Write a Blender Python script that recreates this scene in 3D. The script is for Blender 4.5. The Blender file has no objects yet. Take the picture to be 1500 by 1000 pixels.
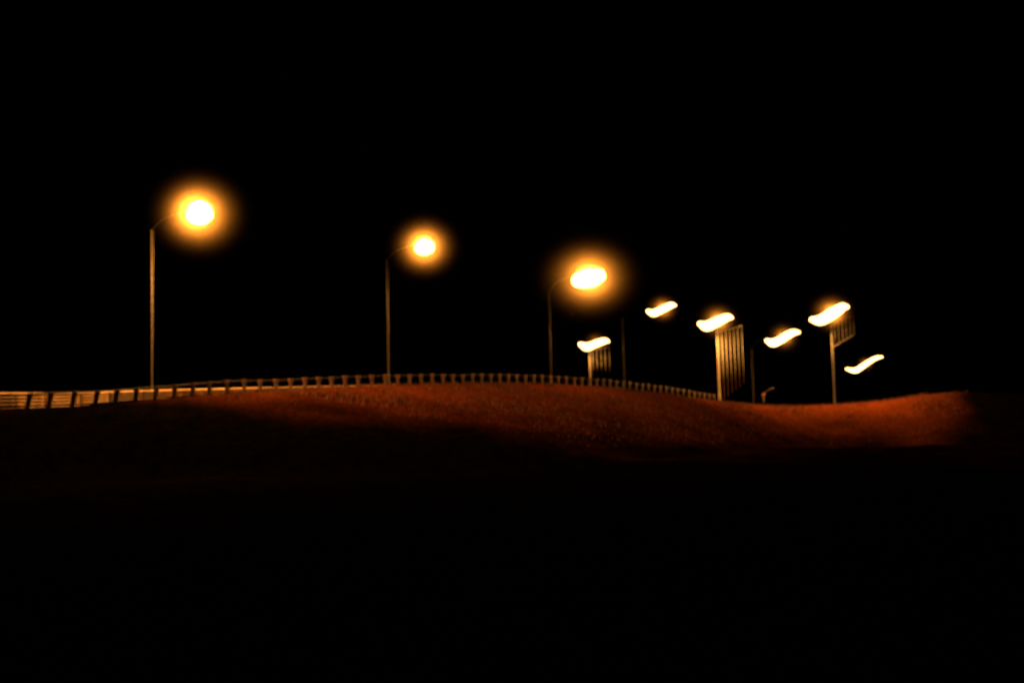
import bpy, bmesh, math, random
import numpy as np
from mathutils import Vector, Matrix, noise

random.seed(7)
scene = bpy.context.scene
COL = scene.collection

# ------------------------------------------------------------------ camera
LENS = 35.0
F = LENS / 36.0 * 1500.0          # focal length in photo pixels
PITCH = math.radians(3.93)
ROLL = math.radians(-1.6)
CAM_M = Matrix.Rotation(math.radians(90) + PITCH, 3, 'X') @ Matrix.Rotation(ROLL, 3, 'Z')

cam_data = bpy.data.cameras.new('camera')
cam = bpy.data.objects.new('camera', cam_data)
COL.objects.link(cam)
cam.matrix_world = CAM_M.to_4x4()
cam_data.lens = LENS
cam_data.sensor_width = 36.0
cam_data.clip_start = 0.1
cam_data.clip_end = 6000
cam_data.dof.use_dof = True
cam_data.dof.focus_distance = 7.2
cam_data.dof.aperture_fstop = 1.4
scene.camera = cam


def at(px, py, d):
    """World point seen at photo pixel (px, py) on the plane Y = d."""
    v = CAM_M @ Vector(((px - 750) / F, (500 - py) / F, -1.0))
    return v * (d / v.y)


def to_px(p):
    q = CAM_M.transposed() @ Vector(p)
    return 750 + F * q.x / -q.z, 500 - F * q.y / -q.z


# --------------------------------------------------------------- materials
def new_mat(name):
    m = bpy.data.materials.new(name)
    m.use_nodes = True
    nt = m.node_tree
    nt.nodes.clear()
    out = nt.nodes.new('ShaderNodeOutputMaterial')
    return m, nt, out


def surf_mat(name, c1, c2, scale=8.0, rough=0.7, metal=0.0, bump=0.0, detail=6.0, bscale=None):
    m, nt, out = new_mat(name)
    b = nt.nodes.new('ShaderNodeBsdfPrincipled')
    b.inputs['Roughness'].default_value = rough
    b.inputs['Metallic'].default_value = metal
    tc = nt.nodes.new('ShaderNodeTexCoord')
    n = nt.nodes.new('ShaderNodeTexNoise')
    n.inputs['Scale'].default_value = scale
    n.inputs['Detail'].default_value = detail
    r = nt.nodes.new('ShaderNodeValToRGB')
    r.color_ramp.elements[0].position = 0.35
    r.color_ramp.elements[1].position = 0.68
    r.color_ramp.elements[0].color = (*c1, 1)
    r.color_ramp.elements[1].color = (*c2, 1)
    nt.links.new(tc.outputs['Object'], n.inputs['Vector'])
    nt.links.new(n.outputs['Fac'], r.inputs['Fac'])
    nt.links.new(r.outputs['Color'], b.inputs['Base Color'])
    if bump:
        n2 = nt.nodes.new('ShaderNodeTexNoise')
        n2.inputs['Scale'].default_value = bscale or scale * 3
        n2.inputs['Detail'].default_value = 5
        nt.links.new(tc.outputs['Object'], n2.inputs['Vector'])
        bp = nt.nodes.new('ShaderNodeBump')
        bp.inputs['Strength'].default_value = bump
        bp.inputs['Distance'].default_value = 0.2
        nt.links.new(n2.outputs['Fac'], bp.inputs['Height'])
        nt.links.new(bp.outputs['Normal'], b.inputs['Normal'])
    nt.links.new(b.outputs[0], out.inputs['Surface'])
    return m


M_STEEL = surf_mat('galvanised_lit_steel', (0.20, 0.16, 0.12), (0.34, 0.28, 0.22), 6, 0.55, 0.0, 0.1)
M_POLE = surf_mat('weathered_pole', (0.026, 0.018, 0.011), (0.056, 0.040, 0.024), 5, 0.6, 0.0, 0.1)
M_DIMPOLE = surf_mat('dim_lit_pole', (0.010, 0.007, 0.004), (0.024, 0.017, 0.010), 5, 0.6)  # darker copy of the pole colour, for weak light on it
M_TRAIL_ROD = surf_mat('trail_rod', (0.16, 0.13, 0.09), (0.30, 0.24, 0.17), 5, 0.6)
M_HOUSE = surf_mat('black_casting', (0.001, 0.001, 0.001), (0.003, 0.003, 0.003), 9, 0.6)
M_BARRIER_DIM = surf_mat('dim_beam', (0.07, 0.034, 0.014), (0.26, 0.13, 0.055), 1.3, 0.5, 0.0, 0.15)  # shaded copy of the beam: weak lamplight put into the colour
M_BARRIER_LIT = surf_mat('lit_beam', (0.45, 0.25, 0.11), (0.80, 0.48, 0.23), 1.3, 0.5, 0.0, 0.15)
M_POST = surf_mat('weathered_post', (0.04, 0.015, 0.007), (0.145, 0.06, 0.028), 7, 0.75, 0.0, 0.2)
M_RAIL = surf_mat('rusty_rail', (0.02, 0.01, 0.007), (0.05, 0.025, 0.016), 7, 0.8)
M_ASPHALT = surf_mat('asphalt', (0.035, 0.034, 0.033), (0.06, 0.058, 0.055), 20, 0.85, 0, 0.2)
M_PAINT = surf_mat('white_road_paint', (0.6, 0.6, 0.58), (0.8, 0.8, 0.78), 10, 0.6)
M_PATH = surf_mat('gravel_path', (0.10, 0.085, 0.07), (0.22, 0.19, 0.16), 14, 0.9, 0, 0.3)
M_AMBER = surf_mat('amber_reflector', (0.16, 0.06, 0.015), (0.24, 0.10, 0.03), 12, 0.3)
M_STRAW = surf_mat('dry_grass_blade', (0.028, 0.0065, 0.0015), (0.115, 0.026, 0.0055), 0.9, 0.8)


def lens_mat(name, strength, color):
    m, nt, out = new_mat(name)
    e = nt.nodes.new('ShaderNodeEmission')
    e.inputs['Color'].default_value = (*color, 1)
    e.inputs['Strength'].default_value = strength
    nt.links.new(e.outputs[0], out.inputs['Surface'])
    m.cycles.emission_sampling = 'NONE'
    return m


SODIUM = (1.0, 0.52, 0.17)


def ground_mat():
    m, nt, out = new_mat('lit_soil_and_dark_field')
    b = nt.nodes.new('ShaderNodeBsdfPrincipled')
    b.inputs['Roughness'].default_value = 0.95
    b.inputs['Specular IOR Level'].default_value = 0.0
    tc = nt.nodes.new('ShaderNodeTexCoord')

    def nz(scale, detail, p0, p1, c0, c1, vec='Object'):
        n = nt.nodes.new('ShaderNodeTexNoise')
        n.inputs['Scale'].default_value = scale
        n.inputs['Detail'].default_value = detail
        n.inputs['Roughness'].default_value = 0.65
        nt.links.new(tc.outputs[vec], n.inputs['Vector'])
        r = nt.nodes.new('ShaderNodeValToRGB')
        r.color_ramp.elements[0].position = p0
        r.color_ramp.elements[1].position = p1
        r.color_ramp.elements[0].color = (*c0, 1)
        r.color_ramp.elements[1].color = (*c1, 1)
        nt.links.new(n.outputs['Fac'], r.inputs['Fac'])
        return n, r
    _, lit_soil = nz(4.5, 9, 0.36, 0.66, (0.028, 0.006, 0.0016), (0.12, 0.024, 0.0045))
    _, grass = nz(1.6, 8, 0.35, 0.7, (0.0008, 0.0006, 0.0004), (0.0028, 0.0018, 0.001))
    at_ = nt.nodes.new('ShaderNodeAttribute')
    at_.attribute_name = 'lit_soil'  # lamplight pool on the bank and its fade, painted as a mask
    nb, _ = nz(0.22, 8, 0, 1, (0, 0, 0), (1, 1, 1))
    add = nt.nodes.new('ShaderNodeMath'); add.operation = 'ADD'
    sub = nt.nodes.new('ShaderNodeMath'); sub.operation = 'MULTIPLY_ADD'
    sub.inputs[1].default_value = 1.1; sub.inputs[2].default_value = -0.55
    nt.links.new(nb.outputs['Fac'], sub.inputs[0])
    nt.links.new(at_.outputs['Fac'], add.inputs[0]); nt.links.new(sub.outputs[0], add.inputs[1])
    mr = nt.nodes.new('ShaderNodeMapRange'); mr.interpolation_type = 'SMOOTHSTEP'
    mr.inputs['From Min'].default_value = -0.12; mr.inputs['From Max'].default_value = 1.15
    nt.links.new(add.outputs[0], mr.inputs['Value'])
    mix = nt.nodes.new('ShaderNodeMix'); mix.data_type = 'RGBA'
    nt.links.new(mr.outputs['Result'], mix.inputs['Factor'])
    nt.links.new(grass.outputs['Color'], mix.inputs['A'])
    nt.links.new(lit_soil.outputs['Color'], mix.inputs['B'])
    nt.links.new(mix.outputs['Result'], b.inputs['Base Color'])
    n2, _ = nz(3.0, 10, 0, 1, (0, 0, 0), (1, 1, 1))
    bp = nt.nodes.new('ShaderNodeBump')
    bp.inputs['Strength'].default_value = 0.5
    bp.inputs['Distance'].default_value = 0.35
    nt.links.new(n2.outputs['Fac'], bp.inputs['Height'])
    nt.links.new(bp.outputs['Normal'], b.inputs['Normal'])
    nt.links.new(b.outputs[0], out.inputs['Surface'])
    return m


M_GROUND = ground_mat()


# ------------------------------------------------------------- mesh helpers
def link(name, bm, mat, parent=None, smooth=True):
    me = bpy.data.meshes.new(name)
    bmesh.ops.recalc_face_normals(bm, faces=bm.faces)
    bm.to_mesh(me)
    bm.free()
    if smooth:
        for p in me.polygons:
            p.use_smooth = True
    if mat:
        me.materials.append(mat)
    o = bpy.data.objects.new(name, me)
    COL.objects.link(o)
    if parent:
        o.parent = parent
    return o


def tag(o, label=None, cat=None, group=None, kind=None):
    if label: o['label'] = label
    if cat: o['category'] = cat
    if group: o['group'] = group
    if kind: o['kind'] = kind
    return o


def empty(name, loc):
    o = bpy.data.objects.new(name, None)
    o.location = loc
    o.empty_display_size = 0.3
    COL.objects.link(o)
    return o


def tube(bm, pts, radii, seg=12, squash=(1, 1)):
    """Round sweep through pts; squash = (side, up) factors of the section."""
    pts = [Vector(p) for p in pts]
    rings = []
    n = len(pts)
    for i, p in enumerate(pts):
        t = (pts[min(i + 1, n - 1)] - pts[max(i - 1, 0)]).normalized()
        ref = Vector((0, 1, 0)) if abs(t.y) < 0.9 else Vector((1, 0, 0))
        a = (ref - t * ref.dot(t)).normalized()
        b = t.cross(a).normalized()
        ring = []
        for k in range(seg):
            w = 2 * math.pi * k / seg
            ring.append(bm.verts.new(p + a * (math.cos(w) * radii[i] * squash[0]) + b * (math.sin(w) * radii[i] * squash[1])))
        rings.append(ring)
    for r0, r1 in zip(rings, rings[1:]):
        for k in range(seg):
            bm.faces.new((r0[k], r0[(k + 1) % seg], r1[(k + 1) % seg], r1[k]))
    bm.faces.new(rings[0][::-1])
    bm.faces.new(rings[-1])


def box(bm, c, half, ax=Vector((1, 0, 0)), ay=Vector((0, 1, 0)), az=Vector((0, 0, 1)), bev=0.0):
    c = Vector(c)
    vs = [bm.verts.new(c + ax * (sx * half[0]) + ay * (sy * half[1]) + az * (sz * half[2]))
          for sx in (-1, 1) for sy in (-1, 1) for sz in (-1, 1)]
    fs = [(0, 1, 3, 2), (4, 6, 7, 5), (0, 4, 5, 1), (2, 3, 7, 6), (0, 2, 6, 4), (1, 5, 7, 3)]
    faces = [bm.faces.new([vs[i] for i in f]) for f in fs]
    if bev:
        edges = list({e for f in faces for e in f.edges})
        bmesh.ops.bevel(bm, geom=edges, offset=bev, segments=2, affect='EDGES')


def smoothpts(ctrl, per=8):
    """Catmull-Rom through rows of numbers."""
    c = [np.array(x, float) for x in ctrl]
    c = [2 * c[0] - c[1]] + c + [2 * c[-1] - c[-2]]
    out = []
    for i in range(1, len(c) - 2):
        for k in range(per):
            t = k / per
            p0, p1, p2, p3 = c[i - 1:i + 3]
            out.append(0.5 * (2 * p1 + (p2 - p0) * t + (2 * p0 - 5 * p1 + 4 * p2 - p3) * t * t + (3 * p1 - p0 - 3 * p2 + p3) * t ** 3))
    out.append(c[-2])
    return out


# ---------------------------------------------------------------- terrain
# crest of the embankment: photo column, distance, photo row of its foot,
# bank width (m), how far painted lamplight reaches down the bank, lowering behind
CREST = [
    (-420, 36.5, 612, 4.0, 0.0, 0.0), (-120, 43.5, 604, 4.0, 0.0, 0.0),
    (40, 47.0, 597.5, 4.0, 0.0, 0.0), (137, 49.3, 592.5, 4.5, 0.0, 0.05),
    (226, 51.5, 585.5, 8.0, 0.1, 0.12), (330, 55.0, 577, 17.0, 0.5, 0.25), (450, 60.4, 570, 20.0, 0.82, 0.45),
    (560, 65.3, 564.5, 20.0, 1.03, 0.8), (750, 76.2, 561.5, 18.0, 1.05, 1.1), (870, 85.2, 566, 16.0, 1.0, 1.2),
    (960, 93.5, 575, 16.0, 0.95, 1.1), (1044, 102.5, 587, 17.0, 0.95, 1.0),
    (1130, 106.5, 594, 17.0, 0.9, 0.7), (1217, 107.5, 592.5, 18.0, 1.0, 0.6),
    (1300, 107.0, 586, 18.0, 1.15, 0.8), (1365, 106.0, 576.5, 18.0, 0.9, 1.2),
    (1440, 105.0, 575, 18.0, -0.05, 1.2), (1560, 102.5, 578, 18.0, -0.7, 1.0), (1950, 92.0, 590, 16.0, -0.3, 1.0),
]
rows = []
for cx, cd, cy, w, so, lo in CREST:
    p = at(cx, cy, cd)
    rows.append((p.x, p.y, p.z, w, so, lo, cx))
CURVE = np.array(smoothpts(rows, 10))


def sstep(t):
    t = np.clip(t, 0, 1)
    return t * t * (3 - 2 * t)


def terrain(X, Y):
    """Height and painted lamplight amount at arrays of ground points."""
    X = np.asarray(X, float); Y = np.asarray(Y, float)
    best = np.full(X.shape, 1e18); sgn = np.zeros(X.shape)
    val = np.zeros(X.shape + (5,))
    for i in range(len(CURVE) - 1):
        a, b = CURVE[i], CURVE[i + 1]
        dx, dy = b[0] - a[0], b[1] - a[1]
        L2 = dx * dx + dy * dy
        t = np.clip(((X - a[0]) * dx + (Y - a[1]) * dy) / L2, 0, 1)
        qx, qy = X - a[0] - t * dx, Y - a[1] - t * dy
        d2 = qx * qx + qy * qy
        m = d2 < best - 1e-9
        best = np.where(m, d2, best)
        sgn = np.where(m, -(dx * qy - dy * qx), sgn)
        v = a[2:7] + t[..., None] * (b - a)[2:7]
        val = np.where(m[..., None], v, val)
    s = np.sqrt(best) * np.sign(sgn)      # > 0 : camera side
    ze, w, so, lo = val[..., 0], val[..., 1], val[..., 2], val[..., 3]
    R = np.sqrt(X * X + Y * Y)
    field = -1.7 - 1.0 * sstep(R / 35) - 2.4 * sstep((Y - 55) / 40)
    far = sstep((R - 260) / 500)
    t = np.clip(s / w, 0, 1)
    g = 0.55 * t ** 1.25 + 0.45 * sstep(t)
    front = ze + (np.minimum(field, ze - 0.4) - ze) * g
    back = ze - lo * sstep(-s / 4.5) - 0.012 * np.clip(-s - 6, 0, 120)
    z = np.where(s > 0, front, back)
    z = z * (1 - far) + (-2.5) * far
    lit_soil = np.where(s > 0, np.clip((so - t) * 1.0, -1, 1), np.clip(so * 2 + s * 0.12, -1, 1))
    return z, lit_soil, s


def ground_z(x, y):
    return float(terrain(np.array([x]), np.array([y]))[0][0])


def axis(a, f0, f1, b, fine, grow=1.35):
    c = list(np.arange(f0, f1, fine))
    s, v = fine, c[-1]
    while v < b:
        s *= grow; v += s; c.append(v)
    s, v = fine, c[0]
    pre = []
    while v > a:
        s *= grow; v -= s; pre.append(v)
    return np.array(pre[::-1] + c)


gx = axis(-3000, -55, 92, 3000, 0.6)
gy = axis(-600, 14, 132, 4500, 0.6)
GX, GY = np.meshgrid(gx, gy)
GZ, GS, SS = terrain(GX, GY)
bump_amp = np.where(SS > 1.0, 1.0, 0.25)
nv = np.zeros(GX.shape)
for i in range(GX.shape[0]):
    if gy[i] < 8 or gy[i] > 150:
        continue
    for j in range(GX.shape[1]):
        if -70 < gx[j] < 110:
            p = Vector((gx[j] * 0.33, gy[i] * 0.33, 1.7))
            nv[i, j] = noise.noise(p) * 0.16 + noise.noise(p * 2.7) * 0.07
GZ = GZ + nv * bump_amp * np.clip(np.abs(SS) / 1.5, 0.15, 1)
ny, nx = GX.shape
me = bpy.data.meshes.new('ground')
verts = np.stack([GX, GY, GZ], -1).reshape(-1, 3)
idx = np.arange(nx * ny).reshape(ny, nx)
quads = np.stack([idx[:-1, :-1], idx[:-1, 1:], idx[1:, 1:], idx[1:, :-1]], -1).reshape(-1, 4)
me.from_pydata(verts.tolist(), [], quads.tolist())
at_ = me.attributes.new('lit_soil', 'FLOAT', 'POINT')
at_.data.foreach_set('value', GS.reshape(-1).astype(np.float32))
for p in me.polygons:
    p.use_smooth = True
me.materials.append(M_GROUND)
ground = bpy.data.objects.new('ground', me)
COL.objects.link(ground)
tag(ground, 'dark field rising to a reddish lamplit bank below the road', kind='structure')


# a ribbon along the crest at an offset behind it
def crest_at(px):
    """Crest data interpolated at a photo column."""
    c = CURVE
    return np.array([np.interp(px, c[:, 6], c[:, k]) for k in range(7)])


def crest_frame(px):
    a, b = crest_at(px - 4), crest_at(px + 4)
    t = Vector((b[0] - a[0], b[1] - a[1], 0)).normalized()
    n = Vector((t.y, -t.x, 0))            # towards the camera side
    c = crest_at(px)
    return Vector((c[0], c[1], c[2])), t, n


def ribbon(name, off0, off1, lift, mat, px0, px1, step=14, cross=6):
    xs, ys = [], []
    cols = list(np.arange(px0, px1 + 0.1, step))
    for px in cols:
        p, t, n = crest_frame(px)
        for k in range(cross + 1):
            o = off0 + (off1 - off0) * k / cross
            q = p - n * o
            xs.append(q.x); ys.append(q.y)
    z, _, _ = terrain(np.array(xs), np.array(ys))
    bm = bmesh.new()
    vs = [bm.verts.new((x, y, zz + lift)) for x, y, zz in zip(xs, ys, z)]
    m = cross + 1
    for i in range(len(cols) - 1):
        for k in range(cross):
            bm.faces.new((vs[i * m + k], vs[(i + 1) * m + k], vs[(i + 1) * m + k + 1], vs[i * m + k + 1]))
    o = link(name, bm, mat)
    for p in o.data.polygons:
        if p.normal.z < 0:
            p.flip()
    return o


tag(ribbon('path', 1.0, 3.3, 0.06, M_PATH, -300, 1040), 'gravel path behind the post fence', kind='structure')
tag(ribbon('road', 7.0, 15.5, 0.08, M_ASPHALT, -300, 1040), 'asphalt road along the top of the bank', kind='structure')
tag(ribbon('road_edge_line', 7.35, 7.50, 0.09, M_PAINT, -300, 1040, cross=1), 'white edge line on the road', kind='structure')

# ------------------------------------------------- corrugated roadside barrier
barrier = empty('crash_barrier', (0, 0, 0))
tag(barrier, 'long ribbed metal crash barrier catching orange lamplight behind the dark posts', 'barrier')
OFF = 3.6
bpx = list(np.arange(6, 640, 6.0))
bpts = []
for px in bpx:
    p, t, n = crest_frame(px)
    q = p - n * OFF
    bpts.append((q, n))
bz = terrain(np.array([q.x for q, _ in bpts]), np.array([q.y for q, _ in bpts]))[0]
# top of the barrier follows the photo line
prof = []
NR = 4
for k in range(NR * 6 + 1):
    u = k / (NR * 6)
    prof.append((0.07 * math.cos(u * NR * 2 * math.pi), u))
bm = bmesh.new()
rings = []
tops = []
for (q, n), z in zip(bpts, bz):
    px = to_px((q.x, q.y, z))[0]
    ty = np.interp(px, [0, 75, 137, 225, 300, 380, 450, 560, 640], [577, 577, 576, 573, 571, 569, 567.3, 565, 563])
    top = at(px, ty, q.y).z
    base = z + 0.04
    tops.append(Vector((q.x, q.y, top)))
    ring = [((q.x + n.x * o, q.y + n.y * o, base + (top - base) * u)) for o, u in prof]
    ring += [((q.x - n.x * 0.09 + n.x * o, q.y - n.y * 0.09 + n.y * o, base + (top - base) * u)) for o, u in prof[::-1]]
    rings.append(ring)
m = len(rings[0])
bm.free()
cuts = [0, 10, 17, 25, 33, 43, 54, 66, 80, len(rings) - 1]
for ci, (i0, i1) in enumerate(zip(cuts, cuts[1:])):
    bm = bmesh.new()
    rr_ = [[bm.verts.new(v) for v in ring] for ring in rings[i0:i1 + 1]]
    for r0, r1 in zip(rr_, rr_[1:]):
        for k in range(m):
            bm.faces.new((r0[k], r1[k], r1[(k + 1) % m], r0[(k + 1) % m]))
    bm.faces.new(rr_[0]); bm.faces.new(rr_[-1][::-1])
    link('beam', bm, M_BARRIER_LIT if 1 <= ci <= 3 else M_BARRIER_DIM, barrier)  # pale panels paint the lamplight peak, dark ones its falloff
bm = bmesh.new()
tube(bm, [p + Vector((0, 0, 0.03)) for p in tops], [0.045] * len(tops), 8)
link('top_rail', bm, M_BARRIER_LIT, barrier)
for i in range(3, len(bpts), 9):
    q, n = bpts[i]
    bm = bmesh.new()
    h = tops[i].z - bz[i] + 0.3
    box(bm, q - n * 0.24 + Vector((0, 0, tops[i].z - h / 2 - q.z - 0.05)), (0.06, 0.06, h / 2), n, Vector((-n.y, n.x, 0)), Vector((0, 0, 1)), 0.01)
    link('post', bm, M_STEEL, barrier)

# ----------------------------------------------------------- post-and-rail fence
PX = [39, 71, 105, 138, 168, 198, 226.5, 255, 281.5, 307, 333, 357.5, 381, 403.5, 425.5, 447, 468, 488, 508, 527, 546,
      564, 581, 597.5, 614, 630, 645.5, 660, 675, 689.5, 703.5, 717.5, 731, 744, 757, 770, 782.5, 795, 807, 818.5, 830,
      841.5, 852.5, 863.5, 874, 884, 893.5, 903.5, 913, 922.5, 932, 941, 950, 958.5, 967, 975.5, 984, 992, 1000.5, 1008.5,
      1016.5, 1024, 1031.5, 1039, 1046]
fence = empty('post_fence', tuple(crest_frame(540)[0]))
tag(fence, 'long low fence of short flared posts and thin rail along the top of the bank', 'fence')
f0 = Vector(fence.location)
railpts = []
for px in PX:
    p, t, n = crest_frame(px)
    gz = ground_z(p.x, p.y)
    H = 0.74 if px < 400 else 0.70
    H *= random.uniform(0.95, 1.05)
    lean = random.uniform(-0.05, 0.05) + 0.22 * max(0.0, min(1.0, (330 - px) / 200))
    base = Vector((p.x, p.y, gz - 0.15)) - f0
    up = (Vector((0, 0, 1)) + t * lean).normalized()
    bm = bmesh.new()
    # tapering stem that flares into a wedge head
    prof = [(0.0, 0.095, 0.07), (0.45, 0.085, 0.065), (0.60, 0.09, 0.065), (0.78, 0.13, 0.08), (0.93, 0.17, 0.085), (1.0, 0.14, 0.07)]
    rings = []
    for u, wa, wb in prof:
        wa = min(wa, 0.11) if px < 400 else wa
        c = base + up * (u * (H + 0.15))
        rings.append([bm.verts.new(c + t * (sa * wa) + n * (sb * wb)) for sa, sb in ((-1, -1), (1, -1), (1, 1), (-1, 1))])
    for r0, r1 in zip(rings, rings[1:]):
        for k in range(4):
            bm.faces.new((r0[k], r0[(k + 1) % 4], r1[(k + 1) % 4], r1[k]))
    bm.faces.new(rings[0][::-1]); bm.faces.new(rings[-1])
    link('post', bm, M_POST, fence, smooth=False)
    railpts.append(Vector((p.x, p.y, gz + H * 0.9)) - f0 - n * 0.10)
bm = bmesh.new()
tube(bm, railpts, [0.028] * len(railpts), 6)
link('rail', bm, M_RAIL, fence)

# ------------------------------------------------------------- street lamps
def halo_ball(center, R, dens, wide=1.0):
    """Added ball that stands in for the bloom of a lamp (scatter only)."""
    m, nt, out = new_mat('halo_volume')
    m.cycles.volume_sampling = 'EQUIANGULAR'
    tc = nt.nodes.new('ShaderNodeTexCoord')
    ln = nt.nodes.new('ShaderNodeVectorMath'); ln.operation = 'LENGTH'
    nt.links.new(tc.outputs['Object'], ln.inputs[0])
    sq = nt.nodes.new('ShaderNodeMath'); sq.operation = 'POWER'; sq.inputs[1].default_value = 2.0
    nt.links.new(ln.outputs['Value'], sq.inputs[0])
    ng = nt.nodes.new('ShaderNodeMath'); ng.operation = 'MULTIPLY'; ng.inputs[1].default_value = -1.0 / (2 * (R / 4.2) ** 2)
    nt.links.new(sq.outputs[0], ng.inputs[0])
    pw = nt.nodes.new('ShaderNodeMath'); pw.operation = 'EXPONENT'
    nt.links.new(ng.outputs[0], pw.inputs[0])
    mu = nt.nodes.new('ShaderNodeMath'); mu.operation = 'MULTIPLY'; mu.inputs[1].default_value = dens
    nt.links.new(pw.outputs[0], mu.inputs[0])
    v = nt.nodes.new('ShaderNodeVolumePrincipled')
    v.inputs['Color'].default_value = (0.95, 0.64, 0.28, 1)
    nt.links.new(mu.outputs[0], v.inputs['Density'])
    nt.links.new(v.outputs[0], out.inputs['Volume'])
    bm = bmesh.new()
    bmesh.ops.create_icosphere(bm, subdivisions=3, radius=R)
    o = link('lamp_halo', bm, m)
    o.location = center
    o.scale = (wide, 1, 1)
    tag(o, kind='stuff')
    return o


# label, pole top px, pole distance, head distance, lens centre line (px, py, r px),
# emission, halo radius px, halo density, pole trails, pole radius px
LAMPS = [
    dict(label='tallest street lamp, leftmost of all, with a big round amber halo', top=(222, 336), dp=58, dh=55.5,
         lens=[(277, 315, 10.5), (281, 315, 14), (287, 314.5, 16.7), (293, 314, 17.5), (299, 313.5, 16.7), (305, 313, 14), (309, 313, 10.5)],
         E=7, P=26000, hr=75, hd=0.058, pr=3.2),
    dict(label='second street lamp from the left, round amber halo above the brightest fence posts', top=(566, 380), dp=67, dh=64,
         lens=[(610, 363, 7.8), (613.5, 363, 10.7), (618, 362.5, 12.5), (622, 362, 13), (626, 361.7, 12.5), (630.5, 361.3, 10.7), (634, 361, 7.8)],
         E=7, P=5500, hr=57, hd=0.17, pr=3.0),
    dict(label='street lamp with the widest hazy halo, above the crest of the bank', top=(803.5, 428), dp=82, dh=79,
         lens=[(840, 411, 8.7), (847, 410.5, 12.5), (855, 409, 14.7), (862, 408, 15.2), (869, 406.5, 14.5), (877, 404, 12), (884, 402, 8.5)],
         E=7, P=6800, hr=75, hd=0.17, hw=1.25, pr=2.2),
    dict(label='short distant street lamp beneath the wide halo, low glowing light trail over the fence', top=(863, 511), dp=176, dh=175,
         lens=[(850, 504, 3), (859, 508, 5.4), (869, 505, 4.8), (879, 501, 4.6), (887, 499, 3.8), (891, 500, 2)],
         E=7, P=6000, hr=26, hd=0.015, gold=1, trail_rods=(868, 892, 5, 512, 556), pr=2.2),
    dict(label='street lamp with a small tilted light trail and faint pole, right of the wide halo', top=(911, 466), dp=118, dh=116,
         lens=[(949, 455.5, 2.6), (957, 458.5, 4.8), (966, 455, 4.8), (976, 450, 4.6), (984, 447, 3.8), (989, 447, 2)],
         E=7, P=5000, hr=29, hd=0.04, pr=2.0),
    dict(label='street lamp whose pole and camera-shake streaks glow brightest gold at the end of the fence', top=(1050, 484), dp=104, dh=102.5,
         lens=[(1025, 474, 3.4), (1035, 477.5, 6.8), (1047, 473, 6.4), (1058, 467.5, 6), (1067, 464.5, 4.6), (1072, 465.5, 2.4)],
         E=7, P=10000, hr=36, hd=0.028, gold=1, trail_rods=(1057, 1086, 6, 485, 584), pr=3.2),
    dict(label='street lamp with tilted light trail between the gold pole and the tallest far lamp', top=(1100.5, 511), dp=122, dh=120,
         lens=[(1123, 498.5, 2.6), (1132, 502, 5.3), (1142, 498, 5.4), (1152, 491.5, 5.4), (1162, 487, 4.4), (1170, 486.5, 2.4)],
         E=7, P=5000, hr=29, hd=0.04, pr=2.0),
    dict(label='brightest of the far street lamps, highest tilted light trail on the right', top=(1217, 473), dp=110, dh=108.5,
         lens=[(1189, 468, 3.6), (1201, 469, 6.8), (1213, 463, 7.6), (1224, 456, 7.4), (1234, 450, 5.8), (1241, 449.5, 3)],
         E=7, P=32000, dark=1, hr=38, hd=0.018, trail_rods=(1222, 1250, 6, 470, 506), pr=2.6),
    dict(label='rightmost and lowest street lamp, a thin curved light trail with its pole hidden', top=(1221.5, 549), dp=190, dh=188,
         lens=[(1240, 540, 1.6), (1252, 542.5, 4), (1262, 537, 4), (1273, 529.5, 3.6), (1284, 524, 2.8), (1292, 522.5, 1.4)],
         E=7, P=3000, fat=0.95, hr=16, hd=0.03, pr=1.6),
]
LENS_M = {}
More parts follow.
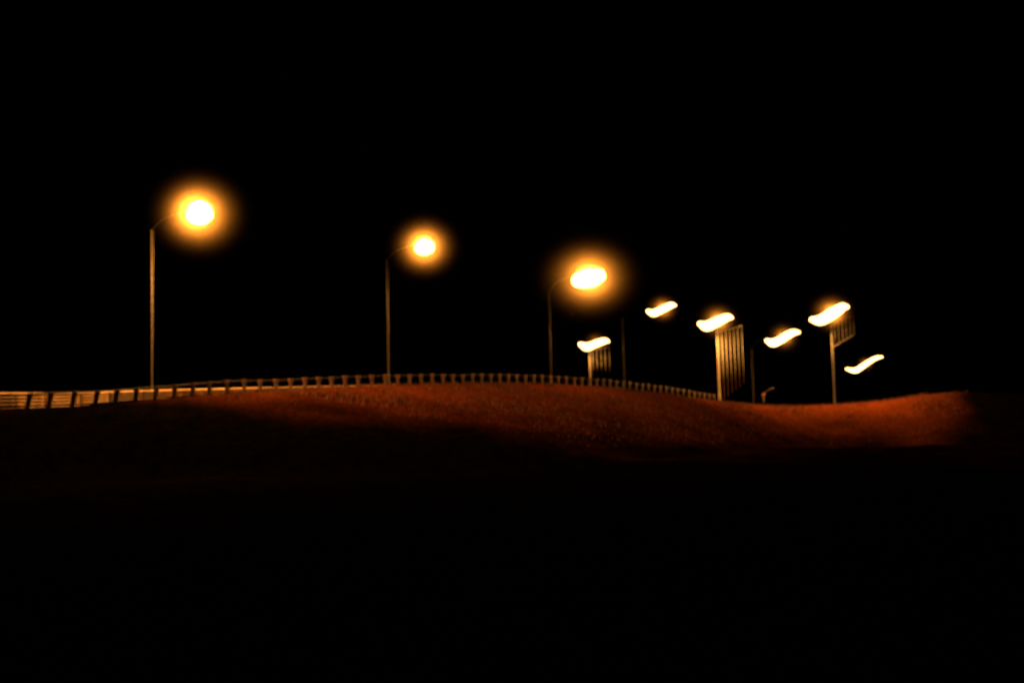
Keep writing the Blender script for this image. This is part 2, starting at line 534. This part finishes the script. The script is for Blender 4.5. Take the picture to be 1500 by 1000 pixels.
for L in LAMPS:
    top = at(*L['top'], L['dp'])
    gz = ground_z(top.x, top.y)
    H = top.z - gz
    base = Vector((top.x, top.y, gz))
    root = empty('street_lamp', base)
    tag(root, L['label'], 'street lamp', 'sodium street lamps along the road')
    k = L['dp'] / F
    kh = L['dh'] / F
    pr = L['pr'] * k * 0.44
    # pole, slightly tapered with a base skirt
    bm = bmesh.new()
    tube(bm, [(0, 0, -0.4), (0, 0, 0.0), (0, 0, 0.9), (0, 0, 0.98), (0, 0, H * 0.5), (0, 0, H)],
         [pr * 1.35, pr * 1.35, pr * 1.3, pr, pr * 0.92, pr * 0.8], 14)
    pm = M_STEEL if L.get('gold') else M_DIMPOLE if L.get('dark') else M_POLE  # pale and dark pole colours stand in for strong and weak light
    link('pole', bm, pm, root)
    bm = bmesh.new()
    off = pr * 1.9
    tube(bm, [(off * 0.5, -0.02, 0.6), (off * 0.62, -0.02, H * 0.4), (off, -0.02, H * 0.8), (off * 1.25, -0.02, H - 0.1)],
         [pr * 0.28] * 4, 8)
    link('pole_double', bm, pm, root)  # second tube added for the pole's shake-doubled outline
    fat = 0.92 if len(L['lens']) == 7 else L.get('fat', 1.09)
    lens = [(at(x, y, L['dh']) - base, r * kh * fat) for x, y, r in L['lens']]  # far lenses are stretched along their camera-shake light trails
    ctrl = [(*p, r) for p, r in lens]
    sm = smoothpts(ctrl, 6)
    pts = [Vector(s[:3]) for s in sm]
    rad = [max(0.02, s[3]) for s in sm]
    # round the two ends
    d0 = (pts[0] - pts[1]).normalized(); d1 = (pts[-1] - pts[-2]).normalized()
    c1, c2 = (0.24, 0.36) if len(L['lens']) == 7 else (0.6, 0.9)
    pts = [pts[0] + d0 * rad[0] * c2, pts[0] + d0 * rad[0] * c1] + pts + [pts[-1] + d1 * rad[-1] * c1, pts[-1] + d1 * rad[-1] * c2]
    rad = [rad[0] * 0.2, rad[0] * 0.75] + rad + [rad[-1] * 0.75, rad[-1] * 0.2]
    key = L['E']
    if key not in LENS_M:
        LENS_M[key] = lens_mat('lit_sodium_lens', key, SODIUM)
    bm = bmesh.new()
    tube(bm, pts, rad, 18, (0.7, 1.0))
    link('lens', bm, LENS_M[key], root)
    # thin dark canopy over the lens
    bm = bmesh.new()
    tube(bm, [p + Vector((0, 0.02, r * 1.12)) for p, r in zip(pts, rad)], [max(0.02, r * 0.30) for r in rad], 10, (1.9, 0.45))
    link('housing', bm, M_HOUSE, root)
    # arm from the pole top up to the head
    i0 = 2 if L['lens'][0][0] > L['top'][0] else len(pts) // 3
    tgt = pts[i0] + Vector((0, 0.05, rad[i0] * 0.9))
    P0 = Vector((0, 0, H - 0.05))
    mid = Vector((tgt.x * 0.35, tgt.y * 0.35, H + (tgt.z - H) * 0.75))
    bm = bmesh.new()
    arm = smoothpts([tuple(P0), tuple(mid), tuple(tgt)], 6)
    tube(bm, arm, [max(0.03, pr * 0.4)] * len(arm), 10)
    link('arm', bm, M_HOUSE, root)
    if 'trail_rods' in L:  # thin bars added to imitate the pole's camera-shake trail
        x0, x1, n, y0, y1 = L['trail_rods']
        bm = bmesh.new()
        tops_, bots = [], []
        for i in range(n):
            u = i / (n - 1)
            px = x0 + (x1 - x0) * u
            yt = y0 - (8 if y1 != 556 else 4) * u
            yb = y1 - (22 if y1 > 560 else 8) * u if y1 > 520 else y1 - 16 * u
            a = at(px, yt, L['dp'] + 0.25 + 0.9 * u) - base
            b = at(px + (yb - yt) * 0.028, yb, L['dp'] + 0.25 + 0.9 * u) - base
            b.x = a.x
            g = ground_z(base.x + b.x, base.y + b.y) - base.z
            b.z = max(b.z, g - 0.1)
            rr = (0.72 - 0.25 * u) * k * random.uniform(0.8, 1.15)
            tube(bm, [a, b], [rr, rr], 8)
            tops_.append(a); bots.append(b)
        tube(bm, [Vector((0, 0, tops_[0].z))] + tops_, [0.7 * k] * (n + 1), 8)
        if y1 < 520:
            tube(bm, [Vector((0, 0, bots[0].z - 0.2))] + bots, [0.7 * k] * (n + 1), 8)
        link('shake_trail_rods', bm, M_TRAIL_ROD if L.get('gold') else M_POLE, root)
    # added scatter ball for the bloom round the head
    c = at(*[sum(v) / len(L['lens']) for v in list(zip(*L['lens']))[:2]], L['dh'])
    halo_ball(c, L['hr'] * kh, L['hd'], L.get('hw', 1.1))
    ld = bpy.data.lights.new('bulb', 'POINT')
    ld.energy = L['P']
    ld.color = (1.0, 0.43, 0.08)
    ld.shadow_soft_size = 0.22
    lo = bpy.data.objects.new('bulb', ld)
    COL.objects.link(lo)
    lo.parent = root
    lo.location = Vector((c.x, c.y - max(rad) * 0.7 - 0.32, c.z)) - base

# --------------------------------------------------------- small roadside marker
q = at(1119, 592, 106)
gz = ground_z(q.x, q.y)
mk = empty('marker_post', (q.x, q.y, gz))
tag(mk, 'short roadside marker with a round amber reflector between two lamp poles', 'marker post')
top = at(1121, 578, 106).z - gz
bm = bmesh.new()
tube(bm, [(0, 0, -0.2), (0, 0, top - 0.15)], [0.05, 0.045], 8)
link('post', bm, M_POLE, mk)
bm = bmesh.new()
tube(bm, [(0.05, 0.05, top), (0, -0.02, top), (-0.02, -0.09, top), (-0.03, -0.12, top)], [0.17, 0.2, 0.18, 0.1], 16)
link('reflector', bm, M_AMBER, mk)
bm = bmesh.new()
tube(bm, [(0.1, 0.05, top + 0.15), (0.6, 0.05, top + 0.5), (1.2, 0.05, top + 0.72)], [0.07, 0.06, 0.03], 8)  # added arm in the shape of the marker's camera-shake trail
link('trail_arm', bm, M_RAIL, mk)

# ------------------------------------------------------------ dry grass on the bank
bm = bmesh.new()
N = 0
xs = np.random.RandomState(3).uniform(-18, 66, 105000)
ys = np.random.RandomState(4).uniform(44, 116, 105000)
zz, so, ss = terrain(xs, ys)
rnd = random.Random(5)
for x, y, z, s_, d in zip(xs, ys, zz, so, ss):
    if d < -0.6 or d > 20 or s_ < 0.15 + rnd.random() * 0.5:
        continue
    if noise.noise(Vector((x * 0.25, y * 0.25, 4))) < -0.25 + rnd.uniform(-0.25, 0.25):
        continue
    h = rnd.uniform(0.10, 0.30)
    for b in range(2):
        a = rnd.uniform(0, math.tau)
        w = rnd.uniform(0.015, 0.035)
        lx, ly = rnd.uniform(-0.5, 0.5) * h, rnd.uniform(-0.5, 0.5) * h
        v0 = bm.verts.new((x - math.cos(a) * w, y - math.sin(a) * w, z - 0.08))
        v1 = bm.verts.new((x + math.cos(a) * w, y + math.sin(a) * w, z - 0.08))
        v2 = bm.verts.new((x + lx, y + ly, z + h))
        bm.faces.new((v0, v1, v2))
    N += 1
g = link('grass', bm, M_STRAW)
tag(g, kind='stuff')
print('grass tufts', N)

# -------------------------------------------------------------------- world
world = bpy.data.worlds.new('World')
scene.world = world
world.use_nodes = True
nt = world.node_tree
sky = nt.nodes.new('ShaderNodeTexSky')
sky.sky_type = 'NISHITA'
sky.sun_disc = False
sky.sun_elevation = math.radians(-8)
sky.sun_rotation = math.radians(200)
nt.links.new(sky.outputs[0], nt.nodes['Background'].inputs['Color'])
nt.nodes['Background'].inputs['Strength'].default_value = 0.0005

scene.view_settings.view_transform = 'Standard'
scene.view_settings.look = 'None'
scene.view_settings.exposure = 0
scene.view_settings.gamma = 1
cy = scene.cycles
cy.sample_clamp_indirect = 0.5
cy.max_bounces = 3
cy.diffuse_bounces = 1
cy.glossy_bounces = 1
cy.volume_bounces = 0
cy.use_light_tree = True
cy.use_denoising = True
cy.use_adaptive_sampling = False
cy.volume_step_rate = 0.5
cy.volume_max_steps = 128
